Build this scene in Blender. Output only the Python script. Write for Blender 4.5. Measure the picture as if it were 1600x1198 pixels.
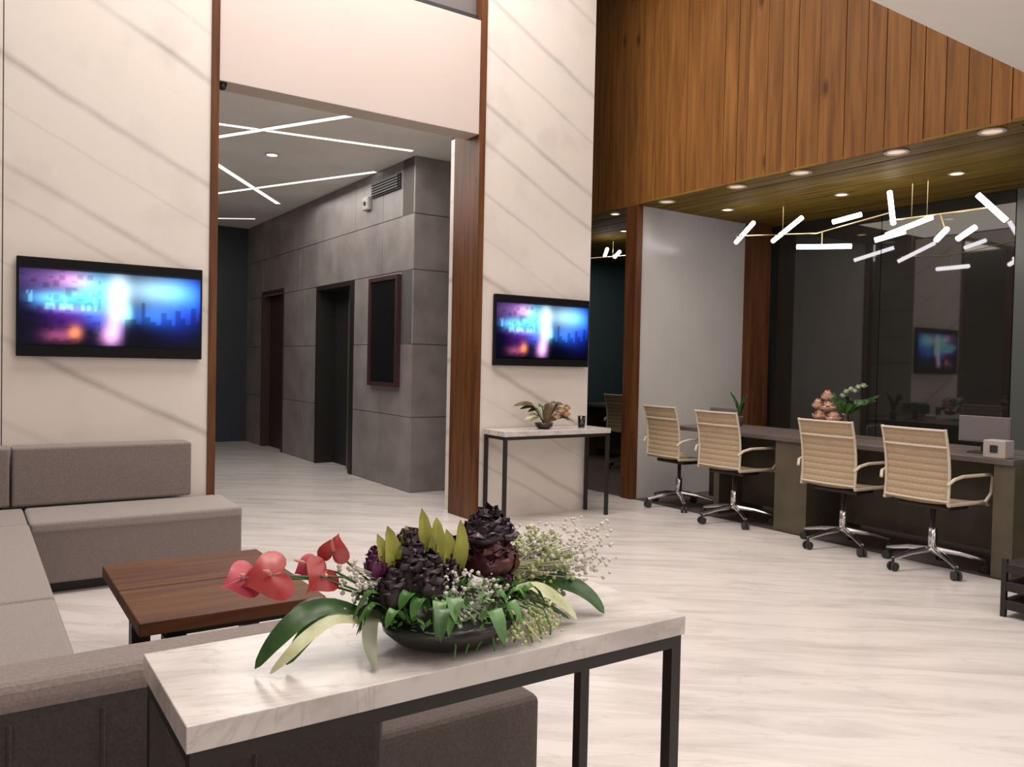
import bpy, bmesh, math, random
from mathutils import Vector, Matrix, noise
random.seed(7)
for o in list(bpy.data.objects): bpy.data.objects.remove(o)
C = bpy.context.scene.collection
S = bpy.context.scene

# ---------------------------------------------------------------- camera, world, lights, exposure
f_px, yaw, pitch, roll, CAM_H = 1254.36, math.radians(34.1798), math.radians(-1.38805), math.radians(1.21516), 1.25
fw = Vector((math.sin(yaw)*math.cos(pitch), math.cos(yaw)*math.cos(pitch), math.sin(pitch)))
rt = Vector((math.cos(yaw), -math.sin(yaw), 0)); up = rt.cross(fw)
r2 = rt*math.cos(roll)+up*math.sin(roll); u2 = up*math.cos(roll)-rt*math.sin(roll)
cd = bpy.data.cameras.new('camera'); cam = bpy.data.objects.new('camera', cd); C.objects.link(cam)
cd.sensor_width = 36; cd.lens = f_px*36/1600; cd.clip_start = 0.02
M = Matrix((r2, u2, -fw)).transposed().to_4x4(); M.translation = (0, 0, CAM_H); cam.matrix_world = M
S.camera = cam
S.view_settings.view_transform = 'Standard'; S.view_settings.look = 'None'
S.view_settings.exposure = 0.0; S.view_settings.gamma = 1.0; S.view_settings.use_curve_mapping = False
w = bpy.data.worlds.new('world'); S.world = w; w.use_nodes = True
w.node_tree.nodes['Background'].inputs[0].default_value = (1.0, .9, .8, 1); w.node_tree.nodes['Background'].inputs[1].default_value = .05

def area(name, loc, sx, sy, watts, col=(1, .86, .72), rot=(0, 0, 0), spread=180):
    l = bpy.data.lights.new(name, 'AREA'); l.shape = 'RECTANGLE'; l.size = sx; l.size_y = sy; l.energy = watts; l.color = col
    l.spread = math.radians(spread)
    o = bpy.data.objects.new(name, l); o.location = loc; o.rotation_euler = rot; C.objects.link(o); return o
def spot(name, loc, watts, ang=80, col=(1, .86, .7), rot=(0, 0, 0), blend=.8, rad=.04):
    l = bpy.data.lights.new(name, 'SPOT'); l.energy = watts; l.spot_size = math.radians(ang); l.spot_blend = blend
    l.color = col; l.shadow_soft_size = rad
    o = bpy.data.objects.new(name, l); o.location = loc; o.rotation_euler = rot; C.objects.link(o); return o
area('lobby_ceiling_light', (2.1, 4.25, 5.4), 3.8, 2.1, 225, (1, .93, .885), spread=160)
area('rear_fill_light', (-1.8, -2.7, 1.35), 4.0, 2.2, 42, (1, .93, .89), (math.radians(90), 0, 0))  # unseen fill added behind the camera to brighten upright surfaces, no fixture
area('rear_fill_light', (4.3, -2.7, 1.35), 1.7, 2.2, 32, (1, .93, .89), (math.radians(90), 0, 0))  # second added fill behind the camera, brightens the partition side
area('soffit_fill_light', (2.6, .4, 2.84), 4.5, 2.4, 80, (1, .93, .885))  # unseen broad fill added below the soffit to brighten the near area
area('corridor_light', (2.4, 7.6, 3.12), 2.0, 3.8, 72, (1, .94, .88))
area('meeting_light', (6.2, 3.5, 2.70), 1.2, 2.4, 18, (1, .9, .78))
area('meeting_light_far', (6.6, 7.6, 2.70), 1.6, 1.8, 16, (1, .9, .78))
spot('table_spot', (.75, 1.35, 2.84), 22, 70)

# ---------------------------------------------------------------- materials
def mat(name, col, rough=.5, metal=0, col2=None, nscale=8, stretch=(1, 1, 1), bump=0, spec=.5, ior=1.5, detail=4, emit=None, es=0, sheen=0, trans=0, lo=.35, hi=.65, coat=0):
    m = bpy.data.materials.new(name); m.use_nodes = True; nt = m.node_tree; b = nt.nodes['Principled BSDF']
    b.inputs['Base Color'].default_value = (*col, 1); b.inputs['Roughness'].default_value = rough; b.inputs['Metallic'].default_value = metal
    b.inputs['Specular IOR Level'].default_value = spec; b.inputs['IOR'].default_value = ior
    b.inputs['Sheen Weight'].default_value = sheen; b.inputs['Transmission Weight'].default_value = trans; b.inputs['Coat Weight'].default_value = coat
    if emit: b.inputs['Emission Color'].default_value = (*emit, 1); b.inputs['Emission Strength'].default_value = es
    if col2 or bump:
        tc = nt.nodes.new('ShaderNodeTexCoord'); mp = nt.nodes.new('ShaderNodeMapping'); mp.inputs['Scale'].default_value = stretch
        n = nt.nodes.new('ShaderNodeTexNoise'); n.inputs['Scale'].default_value = nscale; n.inputs['Detail'].default_value = detail
        nt.links.new(tc.outputs['Object'], mp.inputs[0]); nt.links.new(mp.outputs[0], n.inputs['Vector'])
        if col2:
            r = nt.nodes.new('ShaderNodeValToRGB'); r.color_ramp.elements[0].position = lo; r.color_ramp.elements[1].position = hi
            r.color_ramp.elements[0].color = (*col, 1); r.color_ramp.elements[1].color = (*col2, 1)
            nt.links.new(n.outputs['Fac'], r.inputs[0]); nt.links.new(r.outputs[0], b.inputs['Base Color'])
        if bump:
            bp = nt.nodes.new('ShaderNodeBump'); bp.inputs['Strength'].default_value = bump; bp.inputs['Distance'].default_value = .01
            nt.links.new(n.outputs['Fac'], bp.inputs['Height']); nt.links.new(bp.outputs[0], b.inputs['Normal'])
    return m

def marble(name, base, dark, slope, veins, rough=.25, amp=.12, soft=.04, axis=('X', 'Z')):
    """veins: list of (position, half width, strength) along t = b + slope*a (world metres), bent by noise"""
    m = bpy.data.materials.new(name); m.use_nodes = True; nt = m.node_tree; N = nt.nodes; L = nt.links; b = N['Principled BSDF']
    b.inputs['Roughness'].default_value = rough
    ge = N.new('ShaderNodeNewGeometry'); sx = N.new('ShaderNodeSeparateXYZ'); L.new(ge.outputs['Position'], sx.inputs[0])
    def mth(op, a, c=None, d=None):
        n = N.new('ShaderNodeMath'); n.operation = op
        for i, v in enumerate((a, c, d)):
            if v is None: continue
            if isinstance(v, (int, float)): n.inputs[i].default_value = v
            else: L.new(v, n.inputs[i])
        return n.outputs[0]
    t = mth('ADD', mth('MULTIPLY', sx.outputs[axis[0]], slope), sx.outputs[axis[1]])
    no = N.new('ShaderNodeTexNoise'); no.inputs['Scale'].default_value = 1.6; no.inputs['Detail'].default_value = 5; L.new(ge.outputs['Position'], no.inputs['Vector'])
    t = mth('ADD', t, mth('MULTIPLY', mth('SUBTRACT', no.outputs['Fac'], .5), amp*2))
    # broken vein strength
    nb = N.new('ShaderNodeTexNoise'); nb.inputs['Scale'].default_value = 2.2; nb.inputs['Detail'].default_value = 3; L.new(ge.outputs['Position'], nb.inputs['Vector'])
    acc = None
    for (p, hw, st) in veins:
        d = mth('ABSOLUTE', mth('SUBTRACT', t, p))
        v = mth('MULTIPLY', mth('SUBTRACT', 1.0, mth('MINIMUM', mth('DIVIDE', d, hw*1.25), 1.0)), st)
        acc = v if acc is None else mth('MAXIMUM', acc, v)
    acc = mth('MULTIPLY', acc, .72)
    br = mth('MULTIPLY', acc, mth('MINIMUM', mth('MULTIPLY', nb.outputs['Fac'], 1.9), 1.2))
    # fine cloud
    nc = N.new('ShaderNodeTexNoise'); nc.inputs['Scale'].default_value = 3.0; nc.inputs['Detail'].default_value = 8; L.new(ge.outputs['Position'], nc.inputs['Vector'])
    tot = mth('ADD', br, mth('MULTIPLY', mth('MAXIMUM', mth('SUBTRACT', nc.outputs['Fac'], .52), 0), 1.0)); tot = mth('MINIMUM', tot, 1.0)
    mx = N.new('ShaderNodeMix'); mx.data_type = 'RGBA'; L.new(tot, mx.inputs['Factor'])
    mx.inputs['A'].default_value = (*base, 1); mx.inputs['B'].default_value = (*dark, 1); L.new(mx.outputs['Result'], b.inputs['Base Color'])
    return m

def streak_marble(name, base, dark, rough, scale=(.55, 4.5, 1), rot=0.0, lo=.47, hi=.75, spots=False, vein=.6):
    m = bpy.data.materials.new(name); m.use_nodes = True; nt = m.node_tree; N = nt.nodes; L = nt.links; b = N['Principled BSDF']
    b.inputs['Roughness'].default_value = rough
    ge = N.new('ShaderNodeNewGeometry'); mp = N.new('ShaderNodeMapping'); mp.inputs['Scale'].default_value = scale; mp.inputs['Rotation'].default_value = (0, 0, rot)
    mp.inputs['Rotation'].default_value = (0, 0, 0); mr_ = N.new('ShaderNodeMapping'); mr_.inputs['Rotation'].default_value = (0, 0, rot); L.new(ge.outputs['Position'], mr_.inputs[0]); L.new(mr_.outputs[0], mp.inputs[0])
    n = N.new('ShaderNodeTexNoise'); n.inputs['Scale'].default_value = 2.2; n.inputs['Detail'].default_value = 9; n.inputs['Roughness'].default_value = .62; n.inputs['Distortion'].default_value = .5
    L.new(mp.outputs[0], n.inputs['Vector'])
    r = N.new('ShaderNodeValToRGB'); e = r.color_ramp.elements; e[0].position = lo; e[0].color = (*base, 1); e[1].position = hi; e[1].color = (*dark, 1)
    L.new(n.outputs['Fac'], r.inputs[0])
    n2 = N.new('ShaderNodeTexNoise'); n2.inputs['Scale'].default_value = 1.3; n2.inputs['Detail'].default_value = 6; n2.inputs['Distortion'].default_value = 1.2; L.new(mp.outputs[0], n2.inputs['Vector'])
    r2_ = N.new('ShaderNodeValToRGB'); e = r2_.color_ramp.elements; e[0].position = .485; e[0].color = (0, 0, 0, 1); e[1].position = .5; e[1].color = (vein, vein, vein, 1); q = e.new(.515); q.color = (0, 0, 0, 1)
    L.new(n2.outputs['Fac'], r2_.inputs[0])
    mx = N.new('ShaderNodeMix'); mx.data_type = 'RGBA'; L.new(r2_.outputs[0], mx.inputs['Factor']); L.new(r.outputs[0], mx.inputs['A']); mx.inputs['B'].default_value = (*dark, 1)
    L.new(mx.outputs['Result'], b.inputs['Base Color'])
    return m

def wood(name, c1, c2, c3, scale=(14, 14, .9), rough=.45, knots=False, per_object=.25, bump=.15):
    m = bpy.data.materials.new(name); m.use_nodes = True; nt = m.node_tree; N = nt.nodes; L = nt.links; b = N['Principled BSDF']
    b.inputs['Roughness'].default_value = rough; b.inputs['Specular IOR Level'].default_value = .22
    ge = N.new('ShaderNodeNewGeometry'); oi = N.new('ShaderNodeObjectInfo')
    ad = N.new('ShaderNodeVectorMath'); ad.operation = 'MULTIPLY_ADD'; L.new(oi.outputs['Random'], ad.inputs[0]); ad.inputs[1].default_value = (17, 31, 23); L.new(ge.outputs['Position'], ad.inputs[2])
    mp = N.new('ShaderNodeMapping'); mp.inputs['Scale'].default_value = scale; L.new(ad.outputs[0], mp.inputs[0])
    n = N.new('ShaderNodeTexNoise'); n.inputs['Scale'].default_value = 1.5; n.inputs['Detail'].default_value = 7; n.inputs['Distortion'].default_value = .6; L.new(mp.outputs[0], n.inputs['Vector'])
    r = N.new('ShaderNodeValToRGB'); e = r.color_ramp.elements; e[0].position = .32; e[0].color = (*c1, 1); e[1].position = .7; e[1].color = (*c3, 1); q = e.new(.5); q.color = (*c2, 1)
    L.new(n.outputs['Fac'], r.inputs[0])
    hs = N.new('ShaderNodeHueSaturation'); mr = N.new('ShaderNodeMapRange'); mr.inputs['To Min'].default_value = 1-per_object; mr.inputs['To Max'].default_value = 1+per_object
    L.new(oi.outputs['Random'], mr.inputs['Value']); L.new(mr.outputs[0], hs.inputs['Value']); L.new(r.outputs[0], hs.inputs['Color'])
    out = hs.outputs[0]
    if knots:
        v = N.new('ShaderNodeTexVoronoi'); v.inputs['Scale'].default_value = 1.0; mk = N.new('ShaderNodeMapping'); mk.inputs['Scale'].default_value = (3.5, 3.5, 1.4); L.new(ad.outputs[0], mk.inputs[0]); L.new(mk.outputs[0], v.inputs['Vector'])
        rr = N.new('ShaderNodeValToRGB'); rr.color_ramp.elements[0].position = .05; rr.color_ramp.elements[0].color = (.35, .35, .35, 1); rr.color_ramp.elements[1].position = .13; rr.color_ramp.elements[1].color = (1, 1, 1, 1)
        L.new(v.outputs['Distance'], rr.inputs[0])
        mx = N.new('ShaderNodeMix'); mx.data_type = 'RGBA'; mx.blend_type = 'MULTIPLY'; mx.inputs['Factor'].default_value = 1; L.new(out, mx.inputs['A']); L.new(rr.outputs[0], mx.inputs['B']); out = mx.outputs['Result']
    L.new(out, b.inputs['Base Color'])
    bp = N.new('ShaderNodeBump'); bp.inputs['Strength'].default_value = bump; bp.inputs['Distance'].default_value = .004; L.new(n.outputs['Fac'], bp.inputs['Height']); L.new(bp.outputs[0], b.inputs['Normal'])
    return m

m_col = marble('cream_marble', (.665, .61, .56), (.32, .29, .265), .52,
    [(3.02, .030, .8), (3.70, .030, .75), (2.41, .03, .6), (2.22, .02, .45), (1.42, .03, .8), (1.86, .016, .3), (.95, .03, .3), (4.35, .02, .5), (4.75, .028, .6), (5.05, .03, .7), (5.5, .02, .5), (5.9, .03, .6), (6.5, .03, .6), (4.0, .016, .3), (2.75, .014, .3)], amp=.035)
m_floor = streak_marble('white_floor_marble', (.64, .595, .57), (.43, .39, .365), .22, (.55, 3.4, 1), math.radians(40), lo=.44, hi=.78, vein=.35)
m_slab = streak_marble('white_table_marble', (.58, .54, .52), (.34, .305, .285), .22, (2.0, 7, 4), .3, lo=.45, hi=.8, vein=.4)
m_carpet = mat('dark_brown_carpet', (.055, .04, .036), .95, col2=(.08, .06, .052), nscale=60, bump=.4)
m_white = mat('white_paint', (.52, .445, .405), .6, col2=(.51, .435, .395), nscale=2)
m_soffit = mat('soffit_paint', (.86, .82, .77), .7)
m_cceil = mat('corridor_ceiling_paint', (.80, .78, .75), .7, col2=(.72, .70, .66), nscale=1.5)
m_stone = mat('grey_stone_panel', (.19, .167, .16), .45, col2=(.265, .235, .226), nscale=3.2, detail=8, bump=.08)
m_grout = mat('stone_joint', (.09, .078, .073), .8)
m_plank = wood('walnut_plank', (.125, .049, .011), (.182, .074, .016), (.24, .105, .024), (16, 16, .8), .62, True, .13)
m_cwood = wood('ceiling_board_wood', (.10, .058, .008), (.175, .108, .014), (.26, .165, .024), (14, .8, 14), .65, False, .15)
m_trim = wood('brown_trim_wood', (.07, .024, .009), (.11, .040, .014), (.145, .057, .020), (14, 14, 1), .4, False, .08)
m_ctable = wood('coffee_table_wood', (.062, .021, .008), (.092, .034, .013), (.125, .049, .02), (1.2, 16, 16), .55, False, .1)
m_black = mat('black_metal', (.009, .007, .007), .5, .0, col2=(.013, .010, .010), nscale=20)
m_dark = mat('dark_void', (.012, .012, .013), .6)
m_door = mat('maroon_door', (.035, .014, .015), .45, col2=(.05, .02, .02), nscale=10, stretch=(6, 6, .5))
m_lift = mat('grey_door_steel', (.14, .135, .13), .35, .6, col2=(.17, .165, .16), nscale=30, stretch=(1, 1, .1))
m_fab = mat('taupe_fabric', (.225, .195, .18), .95, col2=(.275, .24, .222), nscale=140, bump=.25, sheen=.2)
m_fabb = mat('brown_grey_fabric', (.172, .14, .128), .95, col2=(.21, .172, .158), nscale=140, bump=.25, sheen=.2)
m_fabd = mat('charcoal_fabric', (.03, .025, .024), .95, col2=(.043, .036, .034), nscale=140, bump=.25, sheen=.1)
m_glassd = mat('tinted_glass', (.018, .019, .018), .03, spec=.5, ior=1.85)
m_board = mat('frosted_panel', (.47, .45, .44), .22, col2=(.52, .50, .49), nscale=1.2)
m_mesh = mat('cream_mesh', (.34, .25, .155), .7, col2=(.42, .315, .20), nscale=120, bump=.3)
m_cframe = mat('cream_frame', (.52, .44, .34), .3, col2=(.56, .48, .38), nscale=10)
m_chrome = mat('chrome', (.62, .6, .6), .18, 1)
m_rubber = mat('black_castor', (.02, .02, .02), .5)
m_desk = mat('olive_brown_laminate', (.07, .055, .036), .5, col2=(.095, .075, .05), nscale=5)
m_dtop = mat('desk_top_laminate', (.09, .072, .066), .4, col2=(.11, .088, .08), nscale=6)
m_gold = mat('brass_rod', (.7, .55, .3), .3, 1)
def emis(name, col, s): return mat(name, (.0, .0, .0), .5, emit=col, es=s)
m_tube = emis('light_tube', (1, .95, 1), 9)
m_led = emis('led_strip', (.95, .95, .85), 1.8)
m_lens = emis('downlight_lens', (1, .85, .66), 3.2)
m_lensedge = emis('edge_downlight_lens', (1, .74, .52), .75)
m_ring = mat('downlight_ring', (.5, .42, .33), .4)
m_grey = mat('grey_plastic', (.13, .115, .115), .5)
m_whitep = mat('white_plastic', (.33, .29, .27), .5)

# ---------------------------------------------------------------- helpers
def obj(name, bm, m, parent=None, smooth=False, loc=None):
    me = bpy.data.meshes.new(name)
    if smooth:
        for f in bm.faces: f.smooth = True
    bm.normal_update(); bm.to_mesh(me); bm.free()
    if m: me.materials.append(m)
    o = bpy.data.objects.new(name, me); C.objects.link(o)
    if loc: o.location = loc
    if parent: o.parent = parent
    return o
def add_box(bm, a, b, bev=0, seg=2):
    r = bmesh.ops.create_cube(bm, size=1); vs = r['verts']
    for v in vs: v.co = Vector(((a[i]+b[i])/2+v.co[i]*(b[i]-a[i]) for i in range(3)))
    if bev:
        es = list({e for v in vs for e in v.link_edges})
        bmesh.ops.bevel(bm, geom=es, offset=bev, segments=seg, affect='EDGES', profile=.5)
    return bm
def box(a, b, bev=0, seg=2): return add_box(bmesh.new(), a, b, bev, seg)
def add_tube(bm, pts, r, n=8, cap=True):
    pts = [Vector(p) for p in pts]; rs = r if isinstance(r, (list, tuple)) else [r]*len(pts); rings = []
    ref = None
    for i, p in enumerate(pts):
        d = (pts[min(i+1, len(pts)-1)]-pts[max(i-1, 0)]).normalized()
        if ref is None: ref = Vector((0, 0, 1)) if abs(d.z) < .9 else Vector((1, 0, 0))
        a = d.cross(ref).normalized(); b_ = a.cross(d).normalized(); ref = b_
        rings.append([bm.verts.new(p+(a*math.cos(t)+b_*math.sin(t))*rs[i]) for t in [2*math.pi*k/n for k in range(n)]])
    for i in range(len(rings)-1):
        for k in range(n): bm.faces.new((rings[i][k], rings[i][(k+1) % n], rings[i+1][(k+1) % n], rings[i+1][k]))
    if cap: bm.faces.new(rings[0][::-1]); bm.faces.new(rings[-1])
    return bm
def tube(pts, r, n=8): return add_tube(bmesh.new(), pts, r, n)
def add_lathe(bm, prof, n=20, c=(0, 0, 0), sx=1, sy=1):
    rings = [[bm.verts.new((c[0]+r*sx*math.cos(2*math.pi*k/n), c[1]+r*sy*math.sin(2*math.pi*k/n), c[2]+z)) for k in range(n)] for r, z in prof]
    for i in range(len(rings)-1):
        for k in range(n): bm.faces.new((rings[i][k], rings[i][(k+1) % n], rings[i+1][(k+1) % n], rings[i+1][k]))
    bm.faces.new(rings[0][::-1]); bm.faces.new(rings[-1]); return bm
def lathe(prof, n=20, c=(0, 0, 0), sx=1, sy=1): return add_lathe(bmesh.new(), prof, n, c, sx, sy)
def empty(name, loc=(0, 0, 0), rz=0):
    o = bpy.data.objects.new(name, None); C.objects.link(o); o.location = loc; o.rotation_euler = (0, 0, rz); o.empty_display_size = .1; return o
def tag(o, label, cat, group=None, kind=None):
    o['label'] = label; o['category'] = cat
    if group: o['group'] = group
    if kind: o['kind'] = kind
    return o
def struct(name, bm, m, parent=None):
    o = obj(name, bm, m, parent)
    if not parent: o['kind'] = 'structure'
    return o
def dup(root, loc, rz=0):
    r = root.copy(); C.objects.link(r); r.location = loc; r.rotation_euler = (0, 0, rz)
    for ch in list(root.children):
        c = ch.copy(); C.objects.link(c); c.parent = r
        for g in list(ch.children):
            d = g.copy(); C.objects.link(d); d.parent = c
    return r

# ---------------------------------------------------------------- the room
WA, WB, ZC = 5.42, 5.17, 2.76          # plane of the marble columns, plane of the wood face, height of the meeting ceiling
struct('floor', box((-4, -3, -.1), (5.2, 12.5, 0)), m_floor)
struct('floor_carpet', box((5.2, -3, -.1), (9.2, 12.5, -.002)), m_carpet)
struct('ceiling', box((-4, 2.0, 5.6), (5.4, 6.0, 5.7)), m_soffit)
struct('trim_1', box((-4, -3, 2.9), (5.15, 2.11, 5.6)), m_soffit)            # low soffit above the camera
struct('wall_left', box((-4.1, -3, 0), (-4, 12.5, 5.6)), m_white)
struct('wall_front', box((-4, -3.1, 0), (9.2, -3, 5.6)), m_white)

# marble columns (front plane y = WA)
def marble_column(x0, x1, name, y1):
    o = struct(name, box((x0, WA, 0), (x1, y1, 5.6)), m_col)
    return o
marble_column(-4.0, .160, 'wall_marble_left', 5.8)
marble_column(.166, 1.292, 'wall_marble_centre', 5.8)
c2 = marble_column(3.372, 4.478, 'wall_marble_right', 5.95)
struct('wall_joint', box((.158, WA+.006, 0), (.168, 5.8, 5.6)), m_grout)
struct('trim_2', box((1.292, WA-.012, 0), (1.342, 5.8, 5.6), .002), m_trim)
struct('trim_3', box((3.318, WA-.012, 0), (3.372, 5.80, 5.6), .002), m_trim)
# beam over the corridor opening
struct('trim_4', box((1.342, WA, 3.045), (3.318, 5.62, 3.93), .003), m_white)
struct('trim_5', box((1.342, WA+.05, 3.93), (3.318, 5.6, 3.985)), m_dark)
struct('wall_upper', box((1.342, 5.5, 3.985), (3.318, 5.6, 5.6)), m_grey)
# corridor
struct('ceiling_corridor', box((-4, 5.62, 3.2), (4.45, 12.5, 3.3)), m_cceil)
XC = 3.497
wc = struct('wall_corridor_side', bmesh.new(), m_grout)
bm = bmesh.new()   # backing with two openings: x from XC+.03
def wall_run(bm, segs):
    for (a, b) in segs: add_box(bm, a, b)
D1, D2 = (10.60, 11.55, 2.20), (8.25, 9.38, 2.13)
wall_run(bm, [((XC+.02, 6.87, 0), (XC+.3, D2[0], 3.2)), ((XC+.02, D2[1], 0), (XC+.3, D1[0], 3.2)), ((XC+.02, D1[1], 0), (XC+.3, 12.4, 3.2)),
              ((XC+.02, D2[0], D2[2]), (XC+.3, D2[1], 3.2)), ((XC+.02, D1[0], D1[2]), (XC+.3, D1[1], 3.2))])
bm.to_mesh(wc.data); bm.free()
def panels(parent, rects, axis, face, m, depth=.022, gap=.003):
    for (a0, a1, z0, z1) in rects:
        j = random.uniform(-.0015, .0015)
        if axis == 'x': bmm = box((face+j, a0+gap, z0+gap), (face+depth, a1-gap, z1-gap), .002, 1)
        else: bmm = box((a0+gap, face+j, z0+gap), (a1-gap, face+depth, z1-gap), .002, 1)
        obj('stone_panel', bmm, m, parent)
zs = [0, .72, 1.42, 2.13, 2.66, 3.2]
def rows(a0, a1, z_from=0, step=.78):
    out = []; n = max(1, round((a1-a0)/step))
    for i in range(n):
        for k in range(len(zs)-1):
            if zs[k] >= z_from-.1: out.append((a0+(a1-a0)*i/n, a0+(a1-a0)*(i+1)/n, zs[k], zs[k+1]))
    return out
panels(wc, rows(6.85, D2[0])+rows(D2[1], D1[0])+rows(D1[1], 12.35)+rows(D2[0], D2[1], 2.13, 1.2)+rows(D1[0], D1[1], 2.13, 1.0), 'x', XC, m_stone)
wf = struct('wall_corridor_front', box((XC+.0, 6.872, 0), (4.45, 7.1, 3.2)), m_grout)
panels(wf, rows(XC, 4.45, 0, .47), 'y', 6.85, m_stone)
struct('wall_corridor_back', box((-4, 12.3, 0), (XC, 12.4, 3.2)), mat('blue_grey_wall', (.035, .042, .055), .35))
# stone wall closing the side of the right column towards the meeting room
struct('wall_bay_side', box((4.5, 5.96, 0), (4.6, 8.9, 3.2)), m_dark)
# doors
d = struct('door_1', box((XC+.10, D1[0]+.05, 0), (XC+.15, D1[1]-.05, D1[2]-.05), .003), m_door)
fr = bmesh.new(); add_box(fr, (XC-.01, D1[0], 0), (XC+.16, D1[0]+.05, D1[2])); add_box(fr, (XC-.01, D1[1]-.05, 0), (XC+.16, D1[1], D1[2])); add_box(fr, (XC-.01, D1[0]+.05, D1[2]-.05), (XC+.16, D1[1]-.05, D1[2]))
obj('door_frame', fr, m_door, d); obj('door_handle', tube([(XC+.05, D1[0]+.15, .95), (XC+.05, D1[0]+.15, 1.25)], .012), m_chrome, d)
d = struct('door_2', box((XC+.22, D2[0]+.06, 0), (XC+.26, D2[1], D2[2]-.05)), m_dark)
fr = bmesh.new(); add_box(fr, (XC-.012, D2[0], 0), (XC+.27, D2[0]+.09, D2[2])); add_box(fr, (XC-.012, D2[1]-.03, 0), (XC+.27, D2[1], D2[2])); add_box(fr, (XC-.012, D2[0]+.09, D2[2]-.05), (XC+.27, D2[1]-.03, D2[2]))
obj('door_frame', fr, m_black, d)
obj('door_leaf', box((XC+.12, D2[0]+.10, 0), (XC+.16, D2[0]+.45, D2[2]-.06), .003), m_lift, d)
# things on the corridor wall
wp = empty('wall_panel', (XC, 7.44, 1.0)); tag(wp, 'tall black glossy panel with dark red frame mounted on the grey stone corridor wall', 'panel')
obj('panel_face', box((-.03, -.29, .04), (-.012, .29, 1.06)), mat('black_gloss', (.008, .008, .009), .25), wp)
fr = bmesh.new()
for a, b in (((-.045, -.34, 0), (0, -.29, 1.10)), ((-.045, .29, 0), (0, .34, 1.10)), ((-.045, -.29, 0), (0, .29, .04)), ((-.045, -.29, 1.06), (0, .29, 1.10))): add_box(fr, a, b)
obj('panel_frame', fr, m_door, wp)
av = empty('wall_air_vent', (XC, 7.47, 2.94)); tag(av, 'long black slatted air vent high on the grey stone wall by the ceiling', 'vent')
obj('vent_frame', box((-.02, -.33, 0), (0, .33, .15)), m_dark, av)
for k in range(5): obj('slat', box((-.035, -.31, .015+k*.027), (-.02, .31, .03+k*.027)), m_black, av)
sc = empty('wall_sensor', (XC, 7.9, 2.83)); tag(sc, 'small pale grey device below the black air vent on the corridor wall', 'sensor')
obj('sensor_body', box((-.05, -.07, 0), (0, .07, .14), .012), mat('pale_grey', (.3, .29, .28), .4), sc); obj('sensor_lens', lathe([(.0, 0), (.025, .002), (.02, .012)], 12), m_dark, sc).matrix_local = Matrix.Translation((-.05, 0, .07)) @ Matrix.Rotation(-math.pi/2, 4, 'Y')
cm = empty('ceiling_camera', (1.372, 5.46, 3.045)); tag(cm, 'tiny black dome camera under the white beam beside the left brown trim', 'camera')
obj('camera_mount', lathe([(.03, -.012), (.03, 0)], 14), m_black, cm); obj('camera_dome', lathe([(.004, -.05), (.02, -.042), (.028, -.012)], 14), m_dark, cm, True)
# light strips in the corridor ceiling
def strip(p, q, label, wdt=.065):
    p, q = Vector((*p, 3.2)), Vector((*q, 3.2)); e = empty('light_strip', (p+q)/2, math.atan2(q.y-p.y, q.x-p.x)); L_ = (q-p).length/2
    tag(e, label, 'ceiling light', 'white light strips in the corridor ceiling')
    obj('diffuser', box((-L_, -wdt/2, -.004), (L_, wdt/2, .0)), m_led, e)
    b_ = bmesh.new(); add_box(b_, (-L_-.01, -wdt/2-.008, -.006), (L_+.01, -wdt/2, 0)); add_box(b_, (-L_-.01, wdt/2, -.006), (L_+.01, wdt/2+.008, 0)); obj('channel', b_, m_cceil, e)
strip((.2, 7.2), (3.395, 6.71), 'white light strip nearest the beam, crossing the corridor ceiling to the stone wall')
strip((.9, 9.12), (2.55, 6.0), 'slanting light strip that crosses the nearest strip just under the white beam')
strip((1.2, 7.19), (3.225, 10.052), 'light strip running diagonally down right below the downlight')
strip((1.6, 11.7), (3.462, 7.70), 'long light strip rising to the stone wall beside the black vent')
strip((1.4, 13.2-.95), (2.45, 9.88), 'short light strip at the left of the corridor ceiling behind the brown trim')
strip((2.3, 12.1), (3.30, 11.34), 'farthest light strip near the dark end wall of the corridor')
def downlight(x, y, z, label, group, r=.04, lens=m_lens, name='downlight'):
    e = empty(name, (x, y, z)); tag(e, label, 'ceiling light', group)
    b_ = bmesh.new(); n = 20
    ri = [[b_.verts.new((rr*math.cos(2*math.pi*k/n), rr*math.sin(2*math.pi*k/n), zz)) for k in range(n)] for rr, zz in ((r, 0), (r*1.3, -.001), (r*1.35, -.008), (r, -.010))]
    for i in range(4):
        for k in range(n): b_.faces.new((ri[i][k], ri[i][(k+1) % n], ri[(i+1) % 4][(k+1) % n], ri[(i+1) % 4][k]))
    obj('ring', b_, m_ring, e); obj('lens', lathe([(r, -.004), (r, 0)], 20), lens, e)
    return e
downlight(2.398, 7.686, 3.2, 'single round downlight shining in the corridor ceiling between the light strips', None, .05, emis('bright_lens', (1, .97, 1), 9))

# ---------------------------------------------------------------- wood face and meeting room shell
wr = struct('wall_right', box((WB+.02, 1.0, ZC+.02), (WB+.2, 9.0, 5.6)), m_dark)
y = 1.9
while y < 7.2:
    wdt = random.choice((.10, .12, .14, .17, .19, .21)); j = random.uniform(0, .006)
    obj('plank', box((WB+j, y+.0022, ZC), (WB+.022, y+wdt-.0022, 5.6), .0015, 1), m_plank, wr); y += wdt
cl = struct('ceiling_meeting', box((WB+.2, 1.0, ZC+.02), (8.2, 9.0, ZC+.1)), m_dark)
x = WB
while x < 8.05:
    wdt = random.choice((.12, .14, .16)); j = random.uniform(0, .004)
    obj('ceiling_board', box((x+.003, 1.2, ZC+j), (min(x+wdt, 8.07)-.003, 9.0, ZC+.02), .0015, 1), m_cwood, cl); x += wdt
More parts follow.
